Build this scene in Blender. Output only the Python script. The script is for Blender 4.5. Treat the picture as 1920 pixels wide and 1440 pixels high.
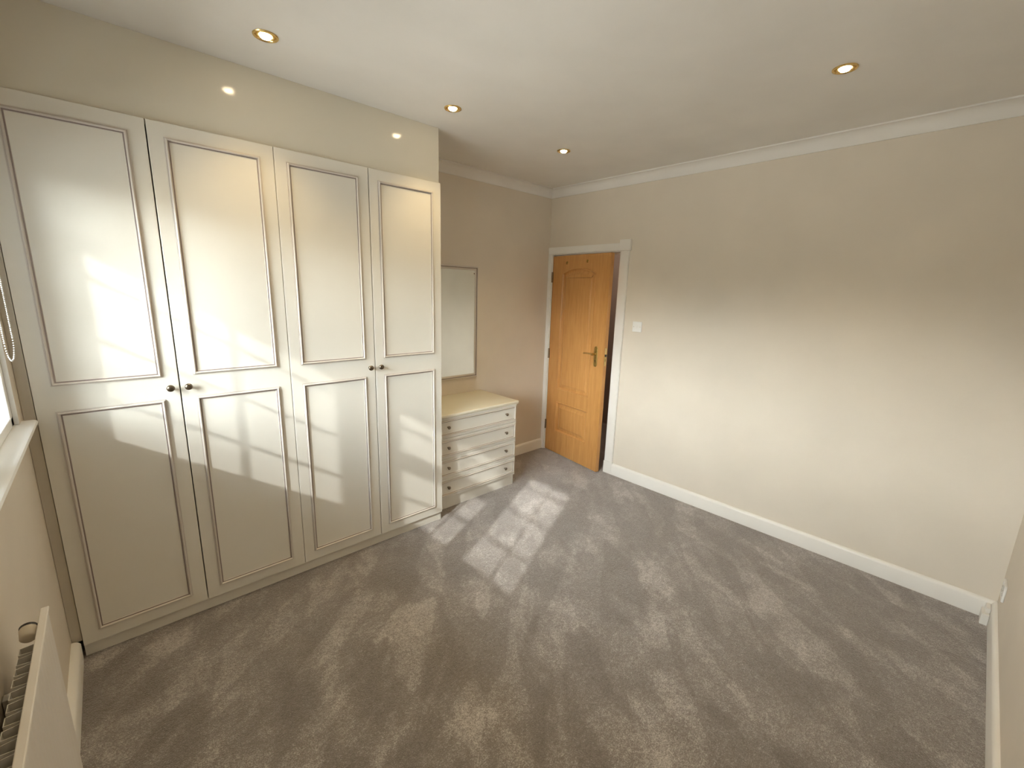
import bpy, bmesh, math, random
from mathutils import Vector, Matrix

random.seed(7)
scene = bpy.context.scene
for o in list(bpy.data.objects):
    bpy.data.objects.remove(o, do_unlink=True)
COL = scene.collection

# ------------------------------------------------------------------ room dimensions (metres)
XW = 0.178            # inner face of the window wall
L = 3.782             # inner face of the door wall
D = 0.608             # inner face of the back wall (behind chest)
R = -2.753            # inner face of the rear wall
H = 2.616             # ceiling height

# ------------------------------------------------------------------ camera
CAMP = Vector((0.4626, -2.4577, 1.6566))
yaw, pitch, roll, F = -0.7506, -0.2107, 0.0294, 815.98
fw = Vector((-math.sin(yaw) * math.cos(pitch), math.cos(yaw) * math.cos(pitch), math.sin(pitch)))
rt = fw.cross(Vector((0, 0, 1))).normalized()
up = rt.cross(fw)
r2 = math.cos(roll) * rt + math.sin(roll) * up
u2 = -math.sin(roll) * rt + math.cos(roll) * up
cam_data = bpy.data.cameras.new('camera')
cam_data.sensor_width = 36.0
cam_data.lens = F * 36.0 / 1920.0
cam_data.clip_start = 0.01
cam = bpy.data.objects.new('camera', cam_data)
COL.objects.link(cam)
cam.matrix_world = Matrix(((r2.x, u2.x, -fw.x, CAMP.x), (r2.y, u2.y, -fw.y, CAMP.y),
                           (r2.z, u2.z, -fw.z, CAMP.z), (0, 0, 0, 1)))
scene.camera = cam

# ------------------------------------------------------------------ view, world, sun
scene.view_settings.view_transform = 'Standard'
scene.view_settings.look = 'None'
scene.view_settings.gamma = 1.0
scene.view_settings.use_curve_mapping = False
scene.view_settings.exposure = 0.08
scene.cycles.use_denoising = True
scene.cycles.max_bounces = 8
scene.cycles.diffuse_bounces = 5
scene.cycles.sample_clamp_indirect = 8.0
scene.cycles.use_adaptive_sampling = True
scene.cycles.adaptive_threshold = 0.05

SKY = 37.0
world = bpy.data.worlds.new('hazy_sky')
scene.world = world
world.use_nodes = True
wn, wl = world.node_tree.nodes, world.node_tree.links
wn.clear()
w_out = wn.new('ShaderNodeOutputWorld')
w_bg = wn.new('ShaderNodeBackground')
w_tc = wn.new('ShaderNodeTexCoord')
w_sep = wn.new('ShaderNodeSeparateXYZ')
w_ramp = wn.new('ShaderNodeValToRGB')
w_ramp.color_ramp.elements[0].position = 0.0
w_ramp.color_ramp.elements[0].color = (0.84, 0.82, 0.79, 1)       # ground and gardens below the skyline
w_ramp.color_ramp.elements[1].position = 1.0
w_ramp.color_ramp.elements[1].color = (0.32, 0.40, 0.52, 1)
e = w_ramp.color_ramp.elements.new(0.36); e.color = (0.40, 0.39, 0.37, 1)
e = w_ramp.color_ramp.elements.new(0.47); e.color = (0.16, 0.16, 0.14, 1)
e = w_ramp.color_ramp.elements.new(0.525); e.color = (0.16, 0.16, 0.14, 1)
e = w_ramp.color_ramp.elements.new(0.575); e.color = (1.55, 1.57, 1.57, 1)
e = w_ramp.color_ramp.elements.new(0.69); e.color = (0.84, 0.88, 0.92, 1)
e = w_ramp.color_ramp.elements.new(0.80); e.color = (0.50, 0.57, 0.65, 1)
w_m = wn.new('ShaderNodeMapRange')
w_m.inputs['From Min'].default_value = -1.0
w_m.inputs['From Max'].default_value = 1.0
wl.new(w_tc.outputs['Generated'], w_sep.inputs[0])
wl.new(w_sep.outputs['Z'], w_m.inputs['Value'])
wl.new(w_m.outputs[0], w_ramp.inputs[0])
wl.new(w_ramp.outputs[0], w_bg.inputs['Color'])
# thin haze: the sky is brighter in a broad lobe round the sun
w_dot = wn.new('ShaderNodeVectorMath'); w_dot.operation = 'DOT_PRODUCT'
w_dot.inputs[1].default_value = (-0.775, -0.380, 0.506)
w_max = wn.new('ShaderNodeMath'); w_max.operation = 'MAXIMUM'; w_max.inputs[1].default_value = 0.0
w_pow = wn.new('ShaderNodeMath'); w_pow.operation = 'POWER'; w_pow.inputs[1].default_value = 9.0
w_str = wn.new('ShaderNodeMath'); w_str.operation = 'MULTIPLY_ADD'
w_str.inputs[1].default_value = SKY * 0.75; w_str.inputs[2].default_value = SKY * 0.66
wl.new(w_tc.outputs['Generated'], w_dot.inputs[0])
wl.new(w_dot.outputs['Value'], w_max.inputs[0]); wl.new(w_max.outputs[0], w_pow.inputs[0])
wl.new(w_pow.outputs[0], w_str.inputs[0]); wl.new(w_str.outputs[0], w_bg.inputs['Strength'])
wl.new(w_bg.outputs[0], w_out.inputs['Surface'])

sun_data = bpy.data.lights.new('sun', 'SUN')
sun_data.energy = 3.2
sun_data.angle = math.radians(0.9)
sun_data.color = (1.0, 0.975, 0.93)
sun = bpy.data.objects.new('sun', sun_data)
COL.objects.link(sun)
SUN_DIR = Vector((0.898, 0.44, -0.586))        # direction the light travels
sun.rotation_euler = SUN_DIR.to_track_quat('-Z', 'Y').to_euler()

# window opening in the window wall
WY0, WY1, WZ0, WZ1 = -1.93, -0.09, 1.12, 2.11
portal_data = bpy.data.lights.new('window_portal', 'AREA')
portal_data.shape = 'RECTANGLE'
portal_data.size = WY1 - WY0
portal_data.size_y = WZ1 - WZ0
portal_data.cycles.is_portal = True
portal = bpy.data.objects.new('window_portal', portal_data)
COL.objects.link(portal)
portal.location = (-0.13, (WY0 + WY1) / 2, (WZ0 + WZ1) / 2)
portal.rotation_euler = Vector((1, 0, 0)).to_track_quat('-Z', 'Z').to_euler()

LAMP_W = 20.0           # each ceiling spotlight
LAMPS = [(1.061, -0.327), (1.982, -0.293), (2.935, -0.263), (2.884, -1.866), (1.98, -1.87), (1.06, -1.87)]

# ------------------------------------------------------------------ materials
def mat(name):
    m = bpy.data.materials.new(name)
    m.use_nodes = True
    nt = m.node_tree
    b = nt.nodes['Principled BSDF']
    return m, nt, b

def tex_coord(nt, scale=(1, 1, 1)):
    tc = nt.nodes.new('ShaderNodeTexCoord')
    mp = nt.nodes.new('ShaderNodeMapping')
    mp.inputs['Scale'].default_value = scale
    nt.links.new(tc.outputs['Object'], mp.inputs['Vector'])
    return mp.outputs[0]

def noise(nt, vec, scale, detail=3, rough=0.5, dist=0.0):
    n = nt.nodes.new('ShaderNodeTexNoise')
    n.inputs['Scale'].default_value = scale
    n.inputs['Detail'].default_value = detail
    n.inputs['Roughness'].default_value = rough
    n.inputs['Distortion'].default_value = dist
    nt.links.new(vec, n.inputs['Vector'])
    return n.outputs['Fac']

def ramp(nt, fac, stops):
    r = nt.nodes.new('ShaderNodeValToRGB')
    els = r.color_ramp.elements
    els[0].position, els[0].color = stops[0][0], (*stops[0][1], 1)
    els[1].position, els[1].color = stops[-1][0], (*stops[-1][1], 1)
    for p, c in stops[1:-1]:
        e = els.new(p); e.color = (*c, 1)
    nt.links.new(fac, r.inputs[0])
    return r.outputs[0]

def bump(nt, b, h, strength, dist=0.002):
    n = nt.nodes.new('ShaderNodeBump')
    n.inputs['Strength'].default_value = strength
    n.inputs['Distance'].default_value = dist
    nt.links.new(h, n.inputs['Height'])
    nt.links.new(n.outputs[0], b.inputs['Normal'])

def paint(name, col, rough=0.5, bscale=220, bstr=0.12, var=0.03, spec=0.5, coat=0.0):
    m, nt, b = mat(name)
    v = tex_coord(nt)
    f = noise(nt, v, 3.0, 4)
    lo = tuple(c * (1 - var) for c in col); hi = tuple(min(1, c * (1 + var)) for c in col)
    nt.links.new(ramp(nt, f, [(0.3, lo), (0.7, hi)]), b.inputs['Base Color'])
    b.inputs['Roughness'].default_value = rough
    b.inputs['Specular IOR Level'].default_value = spec
    b.inputs['Coat Weight'].default_value = coat
    b.inputs['Coat Roughness'].default_value = 0.15
    if bstr:
        bump(nt, b, noise(nt, v, bscale, 2), bstr, 0.001)
    return m

M = {}
M['wall'] = paint('cream_wall_paint', (0.75, 0.685, 0.595), 0.62, 180, 0.15)
M['ceiling'] = paint('ceiling_paint', (0.85, 0.835, 0.81), 0.7, 160, 0.12)
M['white'] = paint('white_gloss_paint', (0.86, 0.845, 0.81), 0.32, 90, 0.05, 0.02)
M['door_cream'] = paint('cream_lacquered_panel', (0.78, 0.755, 0.69), 0.36, 420, 0.10, 0.015)
M['bulkhead'] = paint('cream_satin_boarding', (0.74, 0.70, 0.60), 0.10, 60, 0.03, 0.015)
M['bead'] = paint('soft_taupe_beading', (0.66, 0.615, 0.565), 0.34, 200, 0.03, 0.02)
M['groove'] = paint('taupe_shaded_groove', (0.27, 0.22, 0.205), 0.45, 200, 0.05, 0.05)  # crease shade put into the colour as darker taupe lines
M['worktop'] = paint('ivory_laminate_top', (0.81, 0.775, 0.64), 0.38, 300, 0.05, 0.02)
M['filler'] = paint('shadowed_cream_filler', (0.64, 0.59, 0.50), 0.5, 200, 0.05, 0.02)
M['upvc'] = paint('white_plastic', (0.88, 0.885, 0.88), 0.28, 100, 0.02, 0.01)
M['radiator'] = paint('radiator_enamel', (0.80, 0.765, 0.72), 0.34, 60, 0.08, 0.01)
M['fin_steel'] = paint('convector_grey_enamel', (0.62, 0.60, 0.565), 0.5, 150, 0.05, 0.06)
M['beige_plastic'] = paint('beige_plastic', (0.62, 0.56, 0.46), 0.42, 150, 0.03, 0.04)
M['dark'] = paint('dark_plastic', (0.03, 0.028, 0.026), 0.4, 150, 0.03, 0.05)
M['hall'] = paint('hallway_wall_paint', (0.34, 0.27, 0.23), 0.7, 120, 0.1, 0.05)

def metal(name, col, rough, var=0.15, scale=60):
    m, nt, b = mat(name)
    v = tex_coord(nt)
    f = noise(nt, v, scale, 4)
    lo = tuple(c * (1 - var) for c in col); hi = tuple(min(1, c * (1 + var)) for c in col)
    nt.links.new(ramp(nt, f, [(0.3, lo), (0.7, hi)]), b.inputs['Base Color'])
    b.inputs['Metallic'].default_value = 1.0
    b.inputs['Roughness'].default_value = rough
    bump(nt, b, f, 0.1, 0.001)
    return m
M['bronze'] = metal('antique_bronze', (0.20, 0.165, 0.125), 0.30, 0.3, 120)
M['brass'] = metal('polished_brass', (0.80, 0.60, 0.27), 0.22, 0.08)
M['old_brass'] = metal('dulled_brass', (0.44, 0.33, 0.12), 0.42, 0.12)
M['steel'] = metal('hinge_steel', (0.30, 0.22, 0.15), 0.45, 0.12)

m, nt, b = mat('mirror_silver'); M['mirror'] = m
b.inputs['Metallic'].default_value = 1.0
b.inputs['Roughness'].default_value = 0.015
b.inputs['Base Color'].default_value = (0.86, 0.88, 0.86, 1)

# window glass: clear with a fresnel reflection, lets daylight and its shadows through
m = bpy.data.materials.new('window_glass'); M['glass'] = m
m.use_nodes = True
nt = m.node_tree; nt.nodes.clear()
o_ = nt.nodes.new('ShaderNodeOutputMaterial'); mx = nt.nodes.new('ShaderNodeMixShader')
tr = nt.nodes.new('ShaderNodeBsdfTransparent'); gl = nt.nodes.new('ShaderNodeBsdfGlossy'); fr = nt.nodes.new('ShaderNodeFresnel')
gl.inputs['Roughness'].default_value = 0.02
tr.inputs['Color'].default_value = (0.93, 0.95, 0.94, 1)
fr.inputs['IOR'].default_value = 1.45
nt.links.new(fr.outputs[0], mx.inputs[0]); nt.links.new(tr.outputs[0], mx.inputs[1]); nt.links.new(gl.outputs[0], mx.inputs[2])
nt.links.new(mx.outputs[0], o_.inputs['Surface'])

# glowing bulb face
m, nt, b = mat('lit_bulb'); M['bulb'] = m
b.inputs['Base Color'].default_value = (1, 0.9, 0.7, 1)
b.inputs['Emission Color'].default_value = (1.0, 0.80, 0.52, 1)
b.inputs['Emission Strength'].default_value = 60.0

# oak veneer
m, nt, b = mat('oak_veneer'); M['oak'] = m
v = tex_coord(nt, (14, 14, 0.9))
f1 = noise(nt, v, 3.0, 5, 0.55, 0.15)
v2 = tex_coord(nt, (1, 1, 0.10))
f2 = noise(nt, v2, 90, 3)
mixf = nt.nodes.new('ShaderNodeMath'); mixf.operation = 'MULTIPLY_ADD'; mixf.inputs[1].default_value = 0.7
sc = nt.nodes.new('ShaderNodeMath'); sc.operation = 'MULTIPLY'; sc.inputs[1].default_value = 0.3
nt.links.new(f2, sc.inputs[0]); nt.links.new(f1, mixf.inputs[0]); nt.links.new(sc.outputs[0], mixf.inputs[2])
nt.links.new(ramp(nt, mixf.outputs[0], [(0.25, (0.48, 0.225, 0.065)), (0.5, (0.58, 0.295, 0.095)), (0.75, (0.66, 0.355, 0.125))]), b.inputs['Base Color'])
b.inputs['Roughness'].default_value = 0.33
bump(nt, b, f2, 0.08, 0.001)

# carpet: short taupe twist pile, brushed in swathes
m, nt, b = mat('taupe_twist_carpet'); M['carpet'] = m
v = tex_coord(nt)
def math_node(op, a, bb=None, clamp=False):
    n = nt.nodes.new('ShaderNodeMath'); n.operation = op; n.use_clamp = clamp
    for i, x in enumerate((a, bb)):
        if x is None: continue
        if isinstance(x, (int, float)): n.inputs[i].default_value = x
        else: nt.links.new(x, n.inputs[i])
    return n.outputs[0]
def smooth(x, lo, hi):
    n = nt.nodes.new('ShaderNodeMapRange'); n.interpolation_type = 'SMOOTHSTEP'
    n.inputs['From Min'].default_value = lo; n.inputs['From Max'].default_value = hi
    nt.links.new(x, n.inputs['Value']); return n.outputs[0]
def rot_coord(angle, scale, loc=(0, 0, 0)):
    tc = nt.nodes.new('ShaderNodeTexCoord'); a = nt.nodes.new('ShaderNodeMapping'); c = nt.nodes.new('ShaderNodeMapping')
    a.inputs['Rotation'].default_value = (0, 0, -math.radians(angle)); a.inputs['Location'].default_value = loc
    c.inputs['Scale'].default_value = scale
    nt.links.new(tc.outputs['Object'], a.inputs[0]); nt.links.new(a.outputs[0], c.inputs[0]); return c.outputs[0]
# swathes pushed along the walking line to the door, and shorter crossing strokes
s1 = smooth(noise(nt, rot_coord(40, (0.8, 3.0, 1)), 1.7, 2, 0.5, 0.2), 0.475, 0.525)
s2 = smooth(noise(nt, rot_coord(66, (1.0, 2.3, 1), (3, 1, 0)), 1.9, 3, 0.5, 0.3), 0.47, 0.56)
s3 = smooth(noise(nt, rot_coord(-20, (1.2, 2.2, 1), (7, 2, 0)), 1.6, 4, 0.6, 0.3), 0.44, 0.60)
sm = noise(nt, v, 5.5, 6, 0.7, 0.2)
brush = math_node('ADD', math_node('MULTIPLY', s1, 0.12), math_node('MULTIPLY', s2, 0.12))
brush = math_node('ADD', brush, math_node('MULTIPLY', s3, 0.08))
brush = math_node('ADD', brush, math_node('ADD', math_node('MULTIPLY', sm, 0.36), math_node('MULTIPLY', noise(nt, v, 26, 4, 0.75), 0.42)))
tuft = noise(nt, v, 210, 2, 0.7)
tuft2 = noise(nt, v, 75, 3, 0.7)
f = math_node('ADD', math_node('MULTIPLY', brush, 0.50), math_node('MULTIPLY', tuft, 0.50))
f = math_node('ADD', f, math_node('MULTIPLY', tuft2, 0.34))
nt.links.new(ramp(nt, f, [(0.36, (0.082, 0.070, 0.062)), (0.54, (0.165, 0.145, 0.132)), (0.71, (0.250, 0.227, 0.214)), (0.88, (0.58, 0.55, 0.535))]), b.inputs['Base Color'])
b.inputs['Roughness'].default_value = 0.95
b.inputs['Specular IOR Level'].default_value = 0.15
b.inputs['Sheen Weight'].default_value = 1.0
b.inputs['Sheen Roughness'].default_value = 0.35
b.inputs['Sheen Tint'].default_value = (0.93, 0.86, 0.82, 1)
hh = math_node('ADD', tuft, math_node('MULTIPLY', tuft2, 0.8))
hh = math_node('ADD', hh, math_node('MULTIPLY', brush, 0.6))
bump(nt, b, hh, 0.75, 0.006)

# ------------------------------------------------------------------ mesh helpers
def bx(bm, x0, x1, y0, y1, z0, z1, bev=0.0, seg=2, mi=0):
    t = bmesh.new()
    bmesh.ops.create_cube(t, size=1.0)
    for v_ in t.verts:
        v_.co = Vector(((x0 + x1) / 2 + v_.co.x * abs(x1 - x0), (y0 + y1) / 2 + v_.co.y * abs(y1 - y0), (z0 + z1) / 2 + v_.co.z * abs(z1 - z0)))
    if bev:
        bmesh.ops.bevel(t, geom=list(t.edges), offset=bev, segments=seg, affect='EDGES', profile=0.5)
    for f_ in t.faces: f_.material_index = mi
    me = bpy.data.meshes.new('tmp'); t.to_mesh(me); t.free()
    bm.from_mesh(me); bpy.data.meshes.remove(me)

def link(name, bm, mats, parent=None, smooth_deg=None, loc=None):
    bmesh.ops.recalc_face_normals(bm, faces=bm.faces)
    me = bpy.data.meshes.new(name)
    bm.to_mesh(me); bm.free()
    for m_ in (mats if isinstance(mats, (list, tuple)) else [mats]):
        me.materials.append(m_)
    if smooth_deg:
        for p_ in me.polygons: p_.use_smooth = True
        me.set_sharp_from_angle(angle=math.radians(smooth_deg))
    o = bpy.data.objects.new(name, me)
    COL.objects.link(o)
    if parent: o.parent = parent
    if loc: o.location = loc
    return o

def struct(o):
    o['kind'] = 'structure'; return o

def empty(name, loc=(0, 0, 0), rz=0.0):
    o = bpy.data.objects.new(name, None); COL.objects.link(o)
    o.location = loc; o.rotation_euler = (0, 0, rz); o.empty_display_size = 0.1
    return o

def tag(o, label, cat, group=None):
    o['label'] = label; o['category'] = cat
    if group: o['group'] = group
    return o

def inset(pts, d):
    n = len(pts); out = []
    for i in range(n):
        a, p, c = Vector(pts[i - 1]), Vector(pts[i]), Vector(pts[(i + 1) % n])
        e1 = (p - a).normalized(); e2 = (c - p).normalized()
        n1 = Vector((-e1.y, e1.x)); n2 = Vector((-e2.y, e2.x))     # inward for CCW
        m_ = (n1 + n2)
        k = 2.0 / max(m_.length_squared, 1e-6)
        out.append(p + m_ * (d * k))
    return out

def sweep(bm, pts, prof, fn, mis=None, cap=False, cap_mi=0, shut=False):
    """pts CCW outline in (u,v); prof list of (inset, height); fn(u,v,h)->xyz"""
    rings = []
    for d, h in prof:
        rings.append([bm.verts.new(fn(p.x, p.y, h)) for p in inset(pts, d)])
    n = len(pts)
    for k in range(len(rings) - 1 + (1 if shut else 0)):
        a, c = rings[k], rings[(k + 1) % len(rings)]
        for i in range(n):
            j = (i + 1) % n
            f_ = bm.faces.new((a[i], a[j], c[j], c[i]))
            f_.material_index = mis[k] if mis and k < len(mis) else 0
    if cap:
        f_ = bm.faces.new(rings[-1]); f_.material_index = cap_mi
    return rings

def lathe(bm, prof, fn, seg=24, mis=None):
    """prof list of (r, h); fn(a,b,h) -> xyz where a,b are the radial plane coords"""
    rings = []
    for r_, h in prof:
        if r_ < 1e-6:
            rings.append([bm.verts.new(fn(0, 0, h))])
        else:
            rings.append([bm.verts.new(fn(r_ * math.cos(2 * math.pi * i / seg), r_ * math.sin(2 * math.pi * i / seg), h)) for i in range(seg)])
    for k in range(len(rings) - 1):
        a, c = rings[k], rings[k + 1]
        for i in range(seg):
            j = (i + 1) % seg
            if len(a) == 1 and len(c) == 1: continue
            if len(a) == 1: f_ = bm.faces.new((a[0], c[j], c[i]))
            elif len(c) == 1: f_ = bm.faces.new((a[i], a[j], c[0]))
            else: f_ = bm.faces.new((a[i], a[j], c[j], c[i]))
            if mis: f_.material_index = mis[k]

def rect(u0, u1, v0, v1):
    return [(u0, v0), (u1, v0), (u1, v1), (u0, v1)]

def extrude_profile(bm, prof, p0, p1, out, upv=(0, 0, 1)):
    """prof (o,z) closed polygon; runs from p0 to p1; out = horizontal unit vector away from the wall"""
    p0, p1, out, upv = Vector(p0), Vector(p1), Vector(out), Vector(upv)
    a = [bm.verts.new(p0 + out * o_ + upv * z_) for o_, z_ in prof]
    c = [bm.verts.new(p1 + out * o_ + upv * z_) for o_, z_ in prof]
    n = len(prof)
    for i in range(n):
        j = (i + 1) % n
        bm.faces.new((a[i], a[j], c[j], c[i]))
    bm.faces.new(a); bm.faces.new(list(reversed(c)))

# ------------------------------------------------------------------ the shell
bm = bmesh.new(); bx(bm, -0.12, L + 1.6, R - 0.12, D + 0.9, -0.12, 0.0)
struct(link('floor', bm, M['carpet']))

# ceiling with six round cut-outs for the lamps
bm = bmesh.new()
HOLE = 0.036
loops = [[(-0.12, R - 0.12), (L + 0.12, R - 0.12), (L + 0.12, D + 0.12), (-0.12, D + 0.12)]]
for (lx, ly) in LAMPS:
    loops.append([(lx + HOLE * math.cos(2 * math.pi * i / 28), ly + HOLE * math.sin(2 * math.pi * i / 28)) for i in range(28)])
edges = []
for lp in loops:
    vs = [bm.verts.new((x, y, H)) for x, y in lp]
    edges += [bm.edges.new((vs[i], vs[(i + 1) % len(vs)])) for i in range(len(vs))]
bmesh.ops.triangle_fill(bm, use_beauty=True, edges=edges)
ext = bmesh.ops.extrude_face_region(bm, geom=list(bm.faces))
for v_ in [g for g in ext['geom'] if isinstance(g, bmesh.types.BMVert)]: v_.co.z += 0.012
bx(bm, -0.12, L + 0.12, R - 0.12, D + 0.12, H + 0.10, H + 0.20)
struct(link('ceiling', bm, M['ceiling']))

# window wall with its opening
bm = bmesh.new()
WX0 = -0.12
bx(bm, WX0, XW, R - 0.12, D + 0.12, 0, WZ0 - 0.02)
bx(bm, WX0, XW, R - 0.12, D + 0.12, WZ1, H + 0.1)
bx(bm, WX0, XW, R - 0.12, WY0, WZ0 - 0.02, WZ1)
bx(bm, WX0, XW, WY1, D + 0.12, WZ0 - 0.02, WZ1)
struct(link('wall_left', bm, M['wall']))
bm = bmesh.new(); bx(bm, XW, L + 0.12, D, D + 0.12, 0, H + 0.1)
struct(link('wall_back', bm, M['wall']))
bm = bmesh.new(); bx(bm, XW, L + 0.12, R - 0.12, R, 0, H + 0.1)
struct(link('wall_rear', bm, M['wall']))
# door wall
DY0, DY1, DZ = -0.216, 0.560, 2.012
bm = bmesh.new()
bx(bm, L, L + 0.12, R, DY0 - 0.03, 0, H + 0.1)
bx(bm, L, L + 0.12, DY1 + 0.03, D, 0, H + 0.1)
bx(bm, L, L + 0.12, DY0 - 0.03, DY1 + 0.03, DZ + 0.03, H + 0.1)
struct(link('wall_right', bm, M['wall']))
# landing beyond the door
bm = bmesh.new()
bx(bm, L + 1.3, L + 1.4, R, D + 0.9, 0, H)
bx(bm, L + 0.12, L + 1.3, D + 0.75, D + 0.85, 0, H)
bx(bm, L + 0.12, L + 1.3, -1.3, -1.2, 0, H)
bx(bm, L + 0.0, L + 0.12, D + 0.12, D + 0.85, 0, H)
struct(link('wall_landing', bm, M['hall']))
bm = bmesh.new(); bx(bm, L + 0.12, L + 1.4, -1.3, D + 0.85, H, H + 0.1)
struct(link('ceiling_landing', bm, M['hall']))
ll = bpy.data.lights.new('landing_fill', 'POINT'); ll.energy = 14.0; ll.shadow_soft_size = 0.08; ll.color = (1, 0.85, 0.7)  # unseen fill added to brighten the landing behind the door gap
lo_ = bpy.data.objects.new('landing_fill', ll); COL.objects.link(lo_); lo_.location = (L + 0.7, 0.1, 2.35)

# bulkhead between wardrobe doors and ceiling
BY = 0.019
XR = 2.096
bm = bmesh.new()
bx(bm, XW, XR, BY, BY + 0.02, 2.300, H, 0.0015)
bx(bm, XR - 0.02, XR, BY + 0.02, D, 2.300, H)
struct(link('wall_bulkhead', bm, M['bulkhead']))

# coving
CV = []
for i in range(9):
    a = math.radians(90 * i / 8)
    CV.append((0.058 - 0.050 * math.sin(a), -0.008 - 0.064 * (1 - math.cos(a))))
cov = [(0, 0), (0.064, 0), (0.064, -0.008)] + CV + [(0.008, -0.0765), (0, -0.0765)]
def cove(n, p0, p1, out):
    bm = bmesh.new(); extrude_profile(bm, cov, p0, p1, out)
    struct(link('trim_%d' % n, bm, M['ceiling'], smooth_deg=30))
cove(1, (L, R, H), (L, D, H), (-1, 0, 0))
cove(2, (XR, D, H), (L, D, H), (0, -1, 0))
cove(3, (XW, R, H), (L, R, H), (0, 1, 0))
cove(4, (XW, R, H), (XW, BY, H), (1, 0, 0))

# skirting boards
sk = [(0, 0), (0.019, 0), (0.019, 0.088), (0.0165, 0.096), (0.012, 0.103), (0.006, 0.107), (0, 0.107)]
def skirt(nm, p0, p1, out, prof=sk):
    bm = bmesh.new(); extrude_profile(bm, prof, p0, p1, out)
    struct(link('baseboard_' + nm, bm, M['white'], smooth_deg=40))
skirt('right', (L, R, 0), (L, DY0 - 0.096, 0), (-1, 0, 0))
skirt('back', (2.93, D, 0), (L, D, 0), (0, -1, 0))
skirt('rear', (XW, R, 0), (L, R, 0), (0, 1, 0))
skl = [(o_ * 1.5, z_ * 0.93) for o_, z_ in sk]
skirt('left', (XW, R, 0), (XW, 0.002, 0), (1, 0, 0), skl)
# small boxed-in return at the right hand corner of the rear wall
bm = bmesh.new()
bx(bm, L - 0.105, L - 0.0195, R + 0.0195, R + 0.050, 0.0, 0.062, 0.004)
bx(bm, L - 0.085, L - 0.0195, R + 0.0195, R + 0.038, 0.062, 0.092, 0.004)
struct(link('trim_5', bm, M['white']))

# ------------------------------------------------------------------ door surround and door
dl = struct(empty('trim_6', (L, DY0, 0)))
def part(name, bm, m_, parent, smooth_deg=None):
    o = link(name, bm, m_, parent, smooth_deg)
    o.matrix_parent_inverse = parent.matrix_basis.inverted()
    return o
bm = bmesh.new(); bx(bm, L, L + 0.12, DY0 - 0.03, DY0, 0, DZ, 0.001); bx(bm, L + 0.046, L + 0.075, DY0, DY0 + 0.014, 0, DZ - 0.014, 0.001)
part('door_jamb', bm, M['white'], dl)
bm = bmesh.new(); bx(bm, L, L + 0.12, DY1, DY1 + 0.03, 0, DZ, 0.001); bx(bm, L + 0.046, L + 0.075, DY1 - 0.014, DY1, 0, DZ - 0.014, 0.001)
part('door_jamb', bm, M['white'], dl)
bm = bmesh.new(); bx(bm, L, L + 0.12, DY0 - 0.03, DY1 + 0.03, DZ, DZ + 0.03, 0.001); bx(bm, L + 0.046, L + 0.075, DY0, DY1, DZ - 0.014, DZ, 0.001)
part('door_head', bm, M['white'], dl)
arc = [(0.008, 0), (0.096, 0), (0.096, 0.012), (0.090, 0.018), (0.060, 0.016), (0.020, 0.013), (0.012, 0.011), (0.008, 0.008)]
def architrave(p0, p1, along, out, w=1.0):
    bm = bmesh.new()
    prof = arc if w == 1.0 else [(0.008, 0), (w, 0), (w, 0.012), (w - 0.006, 0.014), (0.012, 0.011), (0.008, 0.008)]
    p0, p1, al, ou = Vector(p0), Vector(p1), Vector(along), Vector(out)
    a = [bm.verts.new(p0 + al * s_ + ou * t_) for s_, t_ in prof]
    c = [bm.verts.new(p1 + al * s_ + ou * t_) for s_, t_ in prof]
    for i in range(len(prof)):
        j = (i + 1) % len(prof); bm.faces.new((a[i], a[j], c[j], c[i]))
    bm.faces.new(a); bm.faces.new(list(reversed(c)))
    return part('architrave', bm, M['white'], dl, 30)
architrave((L, DY0, 0), (L, DY0, DZ + 0.008), (0, -1, 0), (-1, 0, 0))
architrave((L, DY1, 0), (L, DY1, DZ + 0.008), (0, 1, 0), (-1, 0, 0), D - DY1 - 0.0005)
architrave((L, DY0, DZ), (L, D - 0.0005, DZ), (0, 0, 1), (-1, 0, 0), 0.072)
bm = bmesh.new(); bx(bm, L - 0.026, L, DY0 - 0.110, DY0 - 0.002, DZ + 0.006, DZ + 0.098, 0.004)
part('corner_block', bm, M['white'], dl)
bm = bmesh.new(); bx(bm, L - 0.0205, L, DY0 - 0.098, DY0 - 0.006, 0, 0.118, 0.002)
part('plinth_block', bm, M['white'], dl)

# the leaf, hinged at the left jamb, standing ajar into the room
TH = math.radians(8.0)
hx, hy = L + 0.006, DY1 - 0.001
door = struct(empty('door_1', (hx, hy, 0), math.atan2(-math.cos(TH), -math.sin(TH))))
LW, LZ0, LZ1, LT = 0.762, 0.008, 2.000, 0.040
def arch_pts(u0, u1, v0, v1, rise, n=14):
    pts = [(u0, v0), (u1, v0), (u1, v1 - rise)]
    for i in range(1, n):
        t = i / n
        pts.append((u1 + (u0 - u1) * t, v1 - rise + rise * (1 - (2 * t - 1) ** 2)))
    pts.append((u0, v1 - rise))
    return pts
up_pts = arch_pts(0.150, 0.602, 0.690, 1.885, 0.048)
low_pts = rect(0.150, 0.602, 0.240, 0.560)
bm = bmesh.new()
edges = []
for lp in (rect(0.002, LW, LZ0, LZ1), up_pts, low_pts):
    vs = [bm.verts.new((p[0], 0, p[1])) for p in lp]
    edges += [bm.edges.new((vs[i], vs[(i + 1) % len(vs)])) for i in range(len(vs))]
bmesh.ops.triangle_fill(bm, use_beauty=True, edges=edges)
a = [(0.002, LZ0), (LW, LZ0), (LW, LZ1), (0.002, LZ1)]
fr_ = [bm.verts.new((u, 0, z)) for u, z in a]; bk = [bm.verts.new((u, LT, z)) for u, z in a]
for i in range(4):
    j = (i + 1) % 4; bm.faces.new((fr_[i], fr_[j], bk[j], bk[i]))
bm.faces.new(bk)
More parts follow.
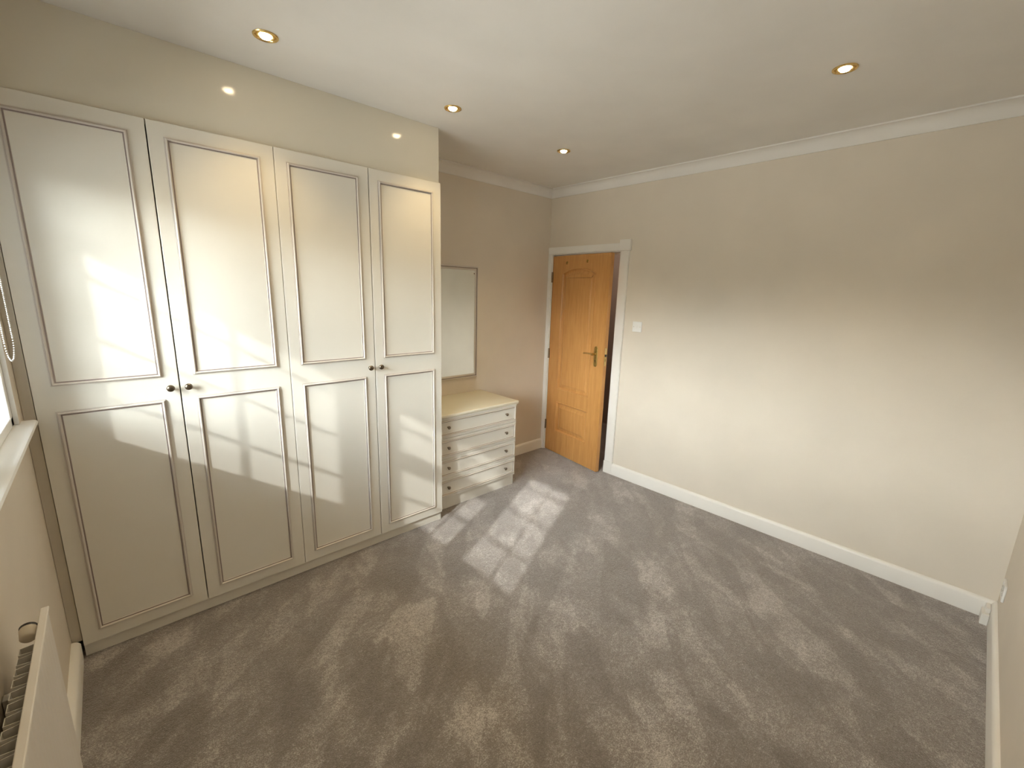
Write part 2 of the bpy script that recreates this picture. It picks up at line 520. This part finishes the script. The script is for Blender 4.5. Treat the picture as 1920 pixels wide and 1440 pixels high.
bmesh.ops.remove_doubles(bm, verts=bm.verts, dist=0.0002)
link('leaf', bm, M['oak'], door)
fn = lambda u, v_, h: (u, -h, v_)
pprof = [(0.0, 0.0), (0.002, 0.004), (0.007, 0.005), (0.012, 0.001), (0.017, -0.010), (0.022, -0.013), (0.028, -0.013), (0.056, -0.001), (0.060, 0.001)]
for pts in (up_pts, low_pts):
    bm = bmesh.new(); sweep(bm, pts, pprof, fn, cap=True)
    link('panel', bm, M['oak'], door, 25)
# handle on a long oval plate, its keyhole, and the lock plate on the edge
hd = None
bm = bmesh.new()
pl = []
for i in range(13): pl.append((0.6625 + 0.021 * math.cos(math.pi * i / 12), 1.166 + 0.021 * math.sin(math.pi * i / 12)))
for i in range(13): pl.append((0.6625 - 0.021 * math.cos(math.pi * i / 12), 1.021 - 0.021 * math.sin(math.pi * i / 12)))
sweep(bm, pl, [(0, 0), (0, 0.003), (0.003, 0.006)], fn, cap=True)
hd = link('handle_plate', bm, M['old_brass'], door, 30)
bm = bmesh.new()
HZ = 1.117
lathe(bm, [(0.0, 0.004), (0.013, 0.004), (0.013, 0.014), (0.009, 0.018), (0.009, 0.044), (0.012, 0.048), (0.011, 0.056), (0, 0.058)], lambda a_, b_, h: (0.6625 + a_, -h, HZ + b_), 20)
# lever: tapered bar toward the hinge side
n = 10; rings = []
for i in range(n + 1):
    t = i / n
    cu = 0.6625 - 0.115 * t; cz = HZ + 0.004 * math.sin(math.pi * t) - 0.004 * t; ra = 0.0095 - 0.004 * t + (0.002 if i > n - 2 else 0)
    rings.append([bm.verts.new((cu, -0.049 + 0.75 * ra * math.cos(2 * math.pi * k / 12) + 0.006 * t, cz + ra * math.sin(2 * math.pi * k / 12))) for k in range(12)])
for i in range(n):
    for k in range(12):
        bm.faces.new((rings[i][k], rings[i][(k + 1) % 12], rings[i + 1][(k + 1) % 12], rings[i + 1][k]))
bm.faces.new(rings[0]); bm.faces.new(rings[-1])
link('lever', bm, M['brass'], hd, 40)
bm = bmesh.new()
lathe(bm, [(0, 0.0066), (0.0042, 0.0066), (0.0042, 0.006)], lambda a_, b_, h: (0.6625 + a_, -h, 1.057 + b_), 14)
bx(bm, 0.6605, 0.6645, -0.0066, -0.006, 1.040, 1.057)
link('keyhole', bm, M['dark'], hd)
bm = bmesh.new(); bx(bm, LW - 0.0002, LW + 0.0012, 0.009, 0.031, 1.020, 1.182, 0.0004, 1)
lk = link('lock_plate', bm, M['brass'], door)
bm = bmesh.new(); bx(bm, LW + 0.001, LW + 0.010, 0.012, 0.028, 1.104, 1.124, 0.002, 1)
link('latch', bm, M['dark'], lk)
bm = bmesh.new(); bx(bm, LW + 0.0012, LW + 0.0018, 0.014, 0.026, 1.060, 1.086)
link('bolt_slot', bm, M['old_brass'], lk)
for hz in (1.80, 1.04, 0.28):
    bm = bmesh.new()
    lathe(bm, [(0, -0.05), (0.0065, -0.05), (0.0065, 0.05), (0, 0.05)], lambda a_, b_, h: (a_ - 0.001, b_ - 0.006, hz + h), 12)
    for k in (-0.017, 0.017): lathe(bm, [(0.0068, k - 0.0008), (0.0072, k), (0.0068, k + 0.0008)], lambda a_, b_, h: (a_ - 0.001, b_ - 0.006, hz + h), 12)
    bx(bm, 0.0, 0.012, -0.0012, 0.0005, hz - 0.05, hz + 0.05)
    link('hinge', bm, M['steel'], door)
for (u, z) in ((0.213, 1.935), (0.487, 1.942)):
    bm = bmesh.new()
    lathe(bm, [(0, 0.0015), (0.006, 0.001), (0.007, 0.0)], lambda a_, b_, h: (u + a_, -h, z + b_), 12)
    tz = [(u, -0.001, z + 0.008), (u, -0.010, z + 0.004), (u, -0.014, z - 0.006), (u, -0.009, z - 0.014), (u, -0.003, z - 0.012)]
    for i in range(4):
        p, q = Vector(tz[i]), Vector(tz[i + 1]); mid = (p + q) / 2
        bx(bm, mid.x - 0.0018, mid.x + 0.0018, min(p.y, q.y) - 0.0015, max(p.y, q.y) + 0.0015, min(p.z, q.z) - 0.001, max(p.z, q.z) + 0.001)
    link('hook', bm, M['old_brass'], door)

# ------------------------------------------------------------------ window
win = struct(empty('window_1', (0.13, (WY0 + WY1) / 2, WZ0)))
GX = 0.130
secs = [(-0.13, -0.625), (-0.795, -1.185), (-1.355, -1.89)]
bm = bmesh.new()
bx(bm, GX - 0.035, GX + 0.035, WY1 - 0.04, WY1, WZ0, WZ1, 0.003)
bx(bm, GX - 0.035, GX + 0.035, WY0, WY0 + 0.04, WZ0, WZ1, 0.003)
bx(bm, GX - 0.035, GX + 0.035, WY0, WY1, WZ0, WZ0 + 0.034, 0.003)
bx(bm, GX - 0.035, GX + 0.035, WY0, WY1, WZ1 - 0.05, WZ1, 0.003)
part('window_frame', bm, M['upvc'], win)
for y0, y1 in ((-0.795, -0.625), (-1.355, -1.185)):
    bm = bmesh.new(); bx(bm, GX - 0.035, GX + 0.035, y0, y1, WZ0 + 0.034, WZ1 - 0.05, 0.004)
    bx(bm, GX + 0.035, GX + 0.042, y0 + 0.02, y1 - 0.02, WZ0 + 0.06, WZ1 - 0.055, 0.003)
    part('mullion', bm, M['upvc'], win)
bm = bmesh.new(); bx(bm, GX - 0.035, GX + 0.035, secs[1][1], secs[1][0], 1.57, 1.67, 0.004)
part('transom', bm, M['upvc'], win)
for s, (ya, yb) in enumerate(secs):
    zb = [1.355, 1.605, 1.855]
    bm = bmesh.new()
    for z in zb:
        if s == 1 and z == 1.605: continue
        bx(bm, GX - 0.010, GX + 0.010, yb, ya, z - 0.007, z + 0.007, 0.003)
    ym = (ya + yb) / 2
    bx(bm, GX - 0.0101, GX + 0.0101, ym - 0.007, ym + 0.007, WZ0 + 0.034, WZ1 - 0.05, 0.003)
    part('glazing_bar', bm, M['upvc'], win)
    bm = bmesh.new(); bx(bm, GX - 0.002, GX + 0.002, yb - 0.002, ya + 0.002, WZ0 + 0.03, WZ1 - 0.045)
    part('pane', bm, M['glass'], win)
for ya_, yb_ in ((WY1 - 0.004, WY1 - 0.0002), (WY0 + 0.0002, WY0 + 0.004)):  # white boards added to make the reveal sides brighter
    bm = bmesh.new(); bx(bm, GX + 0.0355, XW + 0.0005, ya_, yb_, WZ0 + 0.001, WZ1 - 0.001, 0.0005)
    part('added_reveal_lining', bm, M['upvc'], win)
# sill board with a rounded nose, running past the opening
bm = bmesh.new()
nose = [(XW + 0.032, WZ0 - 0.022), (XW + 0.040, WZ0 - 0.018), (XW + 0.043, WZ0 - 0.011), (XW + 0.040, WZ0 - 0.004), (XW + 0.032, WZ0)]
pr = [(GX - 0.03, WZ0 - 0.022)] + nose + [(GX - 0.03, WZ0)]
# inside the opening
def prism_y(bm, pr, y0, y1):
    a = [bm.verts.new((x, y0, z)) for x, z in pr]; c = [bm.verts.new((x, y1, z)) for x, z in pr]
    for i in range(len(pr)):
        j = (i + 1) % len(pr); bm.faces.new((a[i], a[j], c[j], c[i]))
    bm.faces.new(a); bm.faces.new(list(reversed(c)))
prism_y(bm, pr, WY0, WY1)
pr2 = [(XW, WZ0 - 0.022)] + nose + [(XW, WZ0)]
prism_y(bm, pr2, WY1, WY1 + 0.05)
prism_y(bm, pr2, WY0 - 0.05, WY0)
part('window_sill', bm, M['upvc'], win, 40)

# ------------------------------------------------------------------ wardrobes
def beading_prof():
    # applied double bead, 20 mm wide
    return [(0.0, 0.0), (0.0004, 0.0028), (0.0034, 0.0032), (0.0040, 0.0048), (0.0052, 0.0084), (0.0078, 0.0100), (0.0104, 0.0090), (0.0122, 0.0052),
            (0.0128, 0.0030), (0.0176, 0.0026), (0.0186, 0.0)], [1, 0, 1, 0, 0, 0, 0, 0, 1, 0]
def knob(parent, x, y, z, r=0.0155, depth=0.030):
    bm = bmesh.new()
    k = r / 0.0155; d = depth / 0.030
    prof = [(0, 0), (0.0085 * k, 0), (0.0085 * k, 0.002), (0.0055 * k, 0.004), (0.0048 * k, 0.010 * d), (0.0065 * k, 0.013 * d),
            (0.0125 * k, 0.0155 * d), (0.0152 * k, 0.019 * d), (0.0155 * k, 0.0215 * d), (0.0140 * k, 0.0255 * d), (0.0095 * k, 0.0285 * d), (0.004 * k, 0.030 * d), (0, 0.0302 * d)]
    lathe(bm, prof, lambda a_, b_, h: (x + a_, y - h, z + b_), 24)
    o = link('knob', bm, M['bronze'], parent, 40)
    return o
DT = 0.018
ZB, ZT = 0.067, 2.2985
def wardrobe(x0, x1, x2, label, filler=None, right_end=False):
    root = empty('wardrobe', (x0, 0, 0))
    def P(name, bm, m_, parent=root, sd=None):
        o = link(name, bm, m_, parent, sd)
        if parent is root: o.matrix_parent_inverse = Matrix.Translation((-x0, 0, 0))
        return o
    bm = bmesh.new()
    y0 = DT + 0.002
    bx(bm, x0, x0 + 0.018, y0, D - 0.002, 0.09, 2.299)
    bx(bm, x2 - 0.020, x2 - 0.002, y0, D - 0.002, 0.09 if not right_end else 0.0, 2.299)
    bx(bm, x0, x2 - 0.002, y0, D - 0.002, 0.09, 0.108)
    bx(bm, x0, x2 - 0.002, y0, D - 0.002, 2.281, 2.299)
    bx(bm, x0, x2 - 0.002, D - 0.008, D - 0.002, 0.09, 2.299)
    P('carcass', bm, M['door_cream'])
    bm = bmesh.new(); bx(bm, x0, x2 - (0.018 if right_end else 0), y0 + 0.002, y0 + 0.018, 0.0, 0.0895)
    P('plinth', bm, M['door_cream'])
    if filler:
        bm = bmesh.new(); bx(bm, filler, x0 - 0.002, 0.014, 0.030, 0.088, 2.299)
        P('filler_strip', bm, M['filler'])
    for k, (a_, c_) in enumerate(((x0, x1), (x1, x2))):
        bm = bmesh.new(); bx(bm, a_ + (0.0022 if k else 0.0012), c_ - (0.0012 if k else 0.0022), 0.0, DT, ZB, ZT, 0.0018, 2)
        dr = P('cabinet_door', bm, M['door_cream'])
        pf, mi = beading_prof()
        for z0, z1 in ((1.234, 2.242), (0.121, 1.131)):
            bm = bmesh.new()
            sweep(bm, rect(a_ + 0.0545, c_ - 0.0585, z0, z1), pf, lambda u, v_, h: (u, -h, v_), mis=mi)
            o = link('beading', bm, [M['bead'], M['groove']], dr)
            o.parent = dr
        kx = x1 - 0.036 if k == 0 else x1 + 0.030
        knob(dr, kx, 0, 1.183)
    for ch in root.children:
        for g in ch.children: pass
    tag(root, label, 'wardrobe', 'built in wardrobes')
    return root
XA = [0.2135, 0.6735, 1.1465, 1.6225, 2.0975]
wardrobe(XA[0], XA[1], XA[2], 'cream double wardrobe beside the window, left of the pair', filler=XW + 0.001)
wardrobe(XA[2], XA[3], XA[4], 'cream double wardrobe next to the chest of drawers, right of the pair', right_end=True)

# ------------------------------------------------------------------ chest of drawers
CX0, CX1 = 2.112, 2.912
CY = 0.104
chest = tag(empty('chest_of_drawers', ((CX0 + CX1) / 2, 0.35, 0)), 'low cream chest of four drawers with bronze knobs below the mirror', 'chest of drawers')
def CP(name, bm, m_, parent=chest, sd=None):
    o = link(name, bm, m_, parent, sd)
    if parent is chest: o.matrix_parent_inverse = Matrix.Translation((-(CX0 + CX1) / 2, -0.35, 0))
    return o
bm = bmesh.new()
bx(bm, CX0, CX0 + 0.018, CY + 0.020, D - 0.021, 0, 0.733)
bx(bm, CX1 - 0.016, CX1, CY + 0.020, D - 0.021, 0, 0.733, 0.001)
bx(bm, CX0, CX1 - 0.001, D - 0.030, D - 0.022, 0.02, 0.733)
bx(bm, CX0, CX1 - 0.001, CY + 0.021, D - 0.03, 0.72, 0.733)
CP('carcass', bm, M['door_cream'])
bm = bmesh.new(); bx(bm, CX0 + 0.018, CX1 - 0.016, CY + 0.022, CY + 0.038, 0, 0.100)
CP('plinth', bm, M['door_cream'])
bm = bmesh.new(); bx(bm, CX0 - 0.006, CX1 + 0.018, CY - 0.010, D - 0.001, 0.733, 0.757, 0.006, 3)
CP('worktop', bm, M['worktop'], sd=40)
for z0 in (0.5755, 0.4165, 0.2575, 0.0985):
    bm = bmesh.new(); bx(bm, CX0 + 0.001, CX1 - 0.001, CY, CY + 0.018, z0, z0 + 0.156, 0.0015)
    dr = CP('drawer', bm, M['door_cream'])
    pf, mi = beading_prof()
    bm = bmesh.new()
    sweep(bm, rect(CX0 + 0.014, CX1 - 0.012, z0 + 0.021, z0 + 0.138), [(d * 0.75, h) for d, h in pf], lambda u, v_, h: (u, CY - h, v_), mis=mi)
    link('beading', bm, [M['bead'], M['groove']], dr)
    for kx in (2.219, 2.795): knob(dr, kx, CY, z0 + 0.0835, 0.0125, 0.026)

# ------------------------------------------------------------------ mirror on the back wall
mx0, mx1, mz0, mz1 = 2.150, 2.873, 0.888, 1.852
mir = tag(empty('wall_mirror', ((mx0 + mx1) / 2, D, mz0)), 'rectangular wall mirror in a moulded cream frame above the chest of drawers', 'mirror')
inv = Matrix.Translation((-(mx0 + mx1) / 2, -D, -mz0))
bm = bmesh.new()
fpf = [(0, 0.0), (0, 0.010), (0.003, 0.016), (0.009, 0.019), (0.013, 0.017), (0.0155, 0.012), (0.018, 0.012), (0.022, 0.014), (0.028, 0.012), (0.034, 0.008), (0.034, 0.0)]
sweep(bm, rect(mx0, mx1, mz0, mz1), fpf, lambda u, v_, h: (u, D - h, v_), mis=[0, 0, 0, 0, 1, 1, 0, 0, 0, 0])
o = link('frame', bm, [M['bead'], M['groove']], mir); o.matrix_parent_inverse = inv
bm = bmesh.new(); bx(bm, mx0 + 0.033, mx1 - 0.033, D - 0.006, D - 0.0005, mz0 + 0.018, mz1 - 0.031)
o = link('mirror_glass', bm, M['mirror'], mir); o.matrix_parent_inverse = inv
for cx, cz in ((mx1 - 0.042, mz0 + 0.027), (mx1 - 0.038, mz1 - 0.060), (mx0 + 0.042, mz0 + 0.027), (mx0 + 0.038, mz1 - 0.060)):
    bm = bmesh.new()
    lathe(bm, [(0.0055, 0.006), (0.0055, 0.008), (0.003, 0.0095), (0, 0.0098)], lambda a_, b_, h: (cx + a_, D - h, cz + b_), 12)
    o = link('mirror_clip', bm, M['steel'], mir); o.matrix_parent_inverse = inv

# ------------------------------------------------------------------ switch and socket
sw = tag(empty('light_switch', (L, -0.445, 1.388)), 'square white light switch on the wall right of the door', 'light switch')
inv = Matrix.Translation((-L, 0.445, -1.388))
bm = bmesh.new(); bx(bm, L - 0.009, L, -0.445 - 0.043, -0.445 + 0.043, 1.388 - 0.043, 1.388 + 0.043, 0.003)
o = link('faceplate', bm, M['upvc'], sw); o.matrix_parent_inverse = inv
bm = bmesh.new(); bx(bm, L - 0.0125, L - 0.009, -0.445 - 0.006, -0.445 + 0.006, 1.388 - 0.013, 1.388 + 0.013, 0.0015)
o = link('rocker', bm, M['upvc'], sw); o.matrix_parent_inverse = inv
for yy in (-0.475, -0.415):
    bm = bmesh.new(); lathe(bm, [(0.0035, 0.0090), (0.0033, 0.0096), (0, 0.0098)], lambda a_, b_, h: (L - h, yy + a_, 1.388 + b_), 12)
    o = link('screw', bm, M['beige_plastic'], sw); o.matrix_parent_inverse = inv

so = tag(empty('wall_socket', (3.640, R, 0.252)), 'white electric socket low on the rear wall, right edge of the room', 'socket')
inv = Matrix.Translation((-3.640, -R, -0.252))
bm = bmesh.new(); bx(bm, 3.640 - 0.073, 3.640 + 0.035, R, R + 0.010, 0.252 - 0.043, 0.252 + 0.043, 0.003)
o = link('faceplate', bm, M['upvc'], so); o.matrix_parent_inverse = inv
for cx in (3.640 - 0.045, 3.640 + 0.008):
    bm = bmesh.new()
    bx(bm, cx - 0.002, cx + 0.002, R + 0.0095, R + 0.0103, 0.258, 0.267)
    bx(bm, cx - 0.013, cx - 0.006, R + 0.0095, R + 0.0103, 0.236, 0.240)
    bx(bm, cx + 0.006, cx + 0.013, R + 0.0095, R + 0.0103, 0.236, 0.240)
    o = link('pin_slots', bm, M['dark'], so); o.matrix_parent_inverse = inv
    bm = bmesh.new(); bx(bm, cx - 0.006, cx + 0.006, R + 0.010, R + 0.0125, 0.274, 0.288, 0.001)
    o = link('rocker', bm, M['upvc'], so); o.matrix_parent_inverse = inv

# ------------------------------------------------------------------ radiator under the window
RY1, RY0, RZ0, RZ1 = -0.905, -1.90, 0.155, 0.803
rad = tag(empty('radiator', (XW + 0.05, RY1, 0)), 'white panel radiator on the wall under the window, cut off by the frame', 'radiator')
inv = Matrix.Translation((-(XW + 0.05), -RY1, 0))
def RP(name, bm, m_, sd=None, parent=rad):
    o = link(name, bm, m_, parent, sd)
    if parent is rad: o.matrix_parent_inverse = inv
    return o
bm = bmesh.new()
PX = 0.246
# rounded panel with shallow vertical flutes
yy = [RY1, RY1 - 0.004, RY1 - 0.016]
prof = [(PX + 0.004, RY1 - 0.0), (PX + 0.009, RY1 - 0.004), (PX + 0.011, RY1 - 0.012)]
y = RY1 - 0.045
while y > RY0 + 0.05:
    prof += [(PX + 0.011, y + 0.010), (PX + 0.0095, y + 0.004), (PX + 0.0095, y - 0.004), (PX + 0.011, y - 0.010)]
    y -= 0.0333
prof += [(PX + 0.011, RY0 + 0.012), (PX + 0.004, RY0), (PX, RY0), (PX, RY1)]
lv = [(RZ0, 0.008), (RZ0 + 0.010, 0.0), (RZ0 + 0.02, 0.0), (RZ1 - 0.02, 0.0), (RZ1 - 0.006, 0.0), (RZ1, 0.004)]
rings = []
for z, ins in lv:
    rings.append([bm.verts.new((x - (ins * 0.6 if x > PX + 0.003 else 0), min(max(yv, RY0 + ins), RY1 - ins), z)) for x, yv in prof])
for a_, c_ in zip(rings, rings[1:]):
    for i in range(len(prof)):
        j = (i + 1) % len(prof); bm.faces.new((a_[i], a_[j], c_[j], c_[i]))
bm.faces.new(rings[0]); bm.faces.new(list(reversed(rings[-1])))
RP('panel', bm, M['radiator'], 50)
bm = bmesh.new(); bx(bm, PX - 0.003, PX + 0.0135, RY0, RY1, RZ1 - 0.002, RZ1 + 0.005, 0.0025)
RP('top_rim', bm, M['radiator'])
# convector fins: folded U channels, each its own piece
y = RY1 - 0.11
fin_me = None
while y > RY0 + 0.05:
    if fin_me is None:
        bm = bmesh.new()
        pts = [(0, 0.017), (-0.036, 0.013), (-0.036, -0.013), (0, -0.017), (0, -0.0155), (-0.0345, -0.0115), (-0.0345, 0.0115), (0, 0.0155)]
        a_ = [bm.verts.new((px_, py_, -0.30)) for px_, py_ in pts]; c_ = [bm.verts.new((px_, py_, 0.30)) for px_, py_ in pts]
        for i in range(8):
            j = (i + 1) % 8; bm.faces.new((a_[i], a_[j], c_[j], c_[i]))
        for q in (a_, c_):
            bm.faces.new((q[0], q[1], q[6], q[7])); bm.faces.new((q[1], q[2], q[5], q[6])); bm.faces.new((q[2], q[3], q[4], q[5]))
        o = RP('fin', bm, M['fin_steel']); fin_me = o.data
    else:
        o = bpy.data.objects.new('fin', fin_me); COL.objects.link(o); o.parent = rad; o.matrix_parent_inverse = inv
    o.location = (PX - 0.0005, y, 0.47)
    y -= 0.0385
# end cap near the top and valve below
bm = bmesh.new()
cy_, cx_, cz_ = RY1 - 0.075, PX - 0.020, RZ1 - 0.010
lathe(bm, [(0, -0.018), (0.012, -0.018), (0.0158, -0.014), (0.0168, 0.008), (0.0155, 0.011), (0.011, 0.012), (0, 0.012)], lambda a_, b_, h: (cx_ + a_, cy_ + h * 0.75 - b_ * 0.3, cz_ + b_ + h * 0.5), 24)
ec = RP('end_cap', bm, M['beige_plastic'], 40)
bm = bmesh.new()
lathe(bm, [(0.0165, 0.010), (0.0165, 0.016), (0.012, 0.018), (0, 0.018)], lambda a_, b_, h: (cx_ + a_, cy_ + h * 0.75 - b_ * 0.3, cz_ + b_ + h * 0.5), 24)
o = link('collar', bm, M['dark'], ec, 40); o.matrix_parent_inverse = inv
o.parent = ec
o.matrix_parent_inverse = Matrix.Identity(4)
bm = bmesh.new()
lathe(bm, [(0, 0.0), (0.0075, 0.0), (0.0075, 0.13), (0.012, 0.132), (0.013, 0.185), (0.018, 0.188), (0.019, 0.222), (0.016, 0.228), (0, 0.229)], lambda a_, b_, h: (PX - 0.012 + a_, RY1 + 0.018 + b_, h), 20)
bx(bm, PX - 0.020, PX - 0.004, RY1 - 0.01, RY1 + 0.018, 0.160, 0.176, 0.003)
RP('valve', bm, M['upvc'], 40)
for yb_ in (RY1 - 0.16, RY0 + 0.16):
    bm = bmesh.new(); bx(bm, XW + 0.001, PX, yb_ - 0.012, yb_ + 0.012, 0.22, 0.70, 0.002)
    RP('bracket', bm, M['fin_steel'])

# ------------------------------------------------------------------ roller blind with its bead chain
bl = tag(empty('roller_blind', (XW + 0.035, WY1 - 0.06, 2.16)), 'rolled up white blind whose bead chain loop hangs beside the window', 'blind')
inv = Matrix.Translation((-(XW + 0.035), -(WY1 - 0.06), -2.16))
bm = bmesh.new()
lathe(bm, [(0, 0), (0.027, 0), (0.027, 1.90), (0, 1.90)], lambda a_, b_, h: (XW + 0.036 + a_, WY1 + 0.03 - 0.02 - h, 2.16 + b_), 24)
o = link('rolled_fabric', bm, M['upvc'], bl, 40); o.matrix_parent_inverse = inv
bm = bmesh.new(); bx(bm, XW, XW + 0.066, WY1 + 0.012, WY1 + 0.016, 2.125, 2.195, 0.001)
o = link('bracket', bm, M['upvc'], bl); o.matrix_parent_inverse = inv
bm = bmesh.new(); bx(bm, XW, XW + 0.066, WY0 - 0.016, WY0 - 0.012, 2.125, 2.195, 0.001)
o = link('bracket', bm, M['upvc'], bl); o.matrix_parent_inverse = inv
# chain: two strands joined by a U, one mesh of small beads
bm = bmesh.new()
path = []
CHX = XW + 0.034
ya, yb, zb = -0.150, -0.33, 1.445
for i in range(110): path.append((CHX, ya + 0.02 * 0, 2.15 - (2.15 - zb) * i / 110))
for i in range(24):
    a_ = math.pi * i / 24
    path.append((CHX, (ya + yb) / 2 + (ya - yb) / 2 * math.cos(a_), zb - 0.068 * math.sin(a_)))
for i in range(111): path.append((CHX, yb, zb + (2.15 - zb) * i / 110))
acc = 0.0; last = Vector(path[0]); beads = [last]
for p in path[1:]:
    p = Vector(p); acc += (p - last).length; last = p
    if acc >= 0.0056: beads.append(p); acc = 0.0
for p in beads:
    lathe(bm, [(0, -0.0024), (0.0017, -0.0017), (0.0024, 0), (0.0017, 0.0017), (0, 0.0024)], lambda a_, b_, h: (p.x + a_, p.y + b_, p.z + h), 6)
o = link('bead_chain', bm, M['upvc'], bl, 60); o.matrix_parent_inverse = inv; o['kind'] = 'stuff'

# ------------------------------------------------------------------ recessed ceiling spotlights
names = ['recessed brass ceiling spotlight above the left wardrobe, top left of the photo',
         'recessed brass ceiling spotlight just off the right end of the wardrobes',
         'recessed brass ceiling spotlight nearest the far corner and the door',
         'recessed brass ceiling spotlight alone on the right half of the ceiling',
         'recessed brass ceiling spotlight in the middle of the rear row, above the frame',
         'recessed brass ceiling spotlight near the window in the rear row, above the frame']
first = None
for k, (lx, ly) in enumerate(LAMPS):
    root = tag(empty('ceiling_spotlight', (lx, ly, H)), names[k], 'ceiling light', 'recessed ceiling spotlights')
    if first is None:
        first = []
        bm = bmesh.new()
        lathe(bm, [(0.034, 0.001), (0.046, 0.0), (0.0470, -0.0020), (0.045, -0.0050), (0.041, -0.006), (0.037, -0.003), (0.0345, 0.003), (0.0335, 0.012), (0.031, 0.028)], lambda a_, b_, h: (a_, b_, h), 32)
        o = link('bezel', bm, M['brass'], root, 40); first.append(o)
        bm = bmesh.new()
        lathe(bm, [(0.0335, 0.004), (0.0335, 0.0), (0.031, -0.003), (0.027, -0.003), (0.0225, 0.002), (0.0215, 0.010)], lambda a_, b_, h: (a_, b_, h + 0.0), 32)
        o = link('gimbal_ring', bm, M['brass'], root, 40); first.append(o)
        bm = bmesh.new()
        lathe(bm, [(0.0215, 0.004), (0.021, -0.004), (0.017, -0.009), (0.009, -0.012), (0, -0.0125)], lambda a_, b_, h: (a_, b_, h + 0.0), 28)
        o = link('bulb', bm, M['bulb'], root, 60); first.append(o)
    else:
        for src in first:
            o = src.copy(); COL.objects.link(o); o.parent = root
    ld = bpy.data.lights.new('spot_beam', 'SPOT')
    ld.energy = LAMP_W; ld.color = (1.0, 0.74, 0.38)
    ld.spot_size = math.radians(104); ld.spot_blend = 1.0; ld.shadow_soft_size = 0.022
    lo_ = bpy.data.objects.new('spot_beam', ld); COL.objects.link(lo_)
    lo_.location = (lx, ly, H - 0.022)
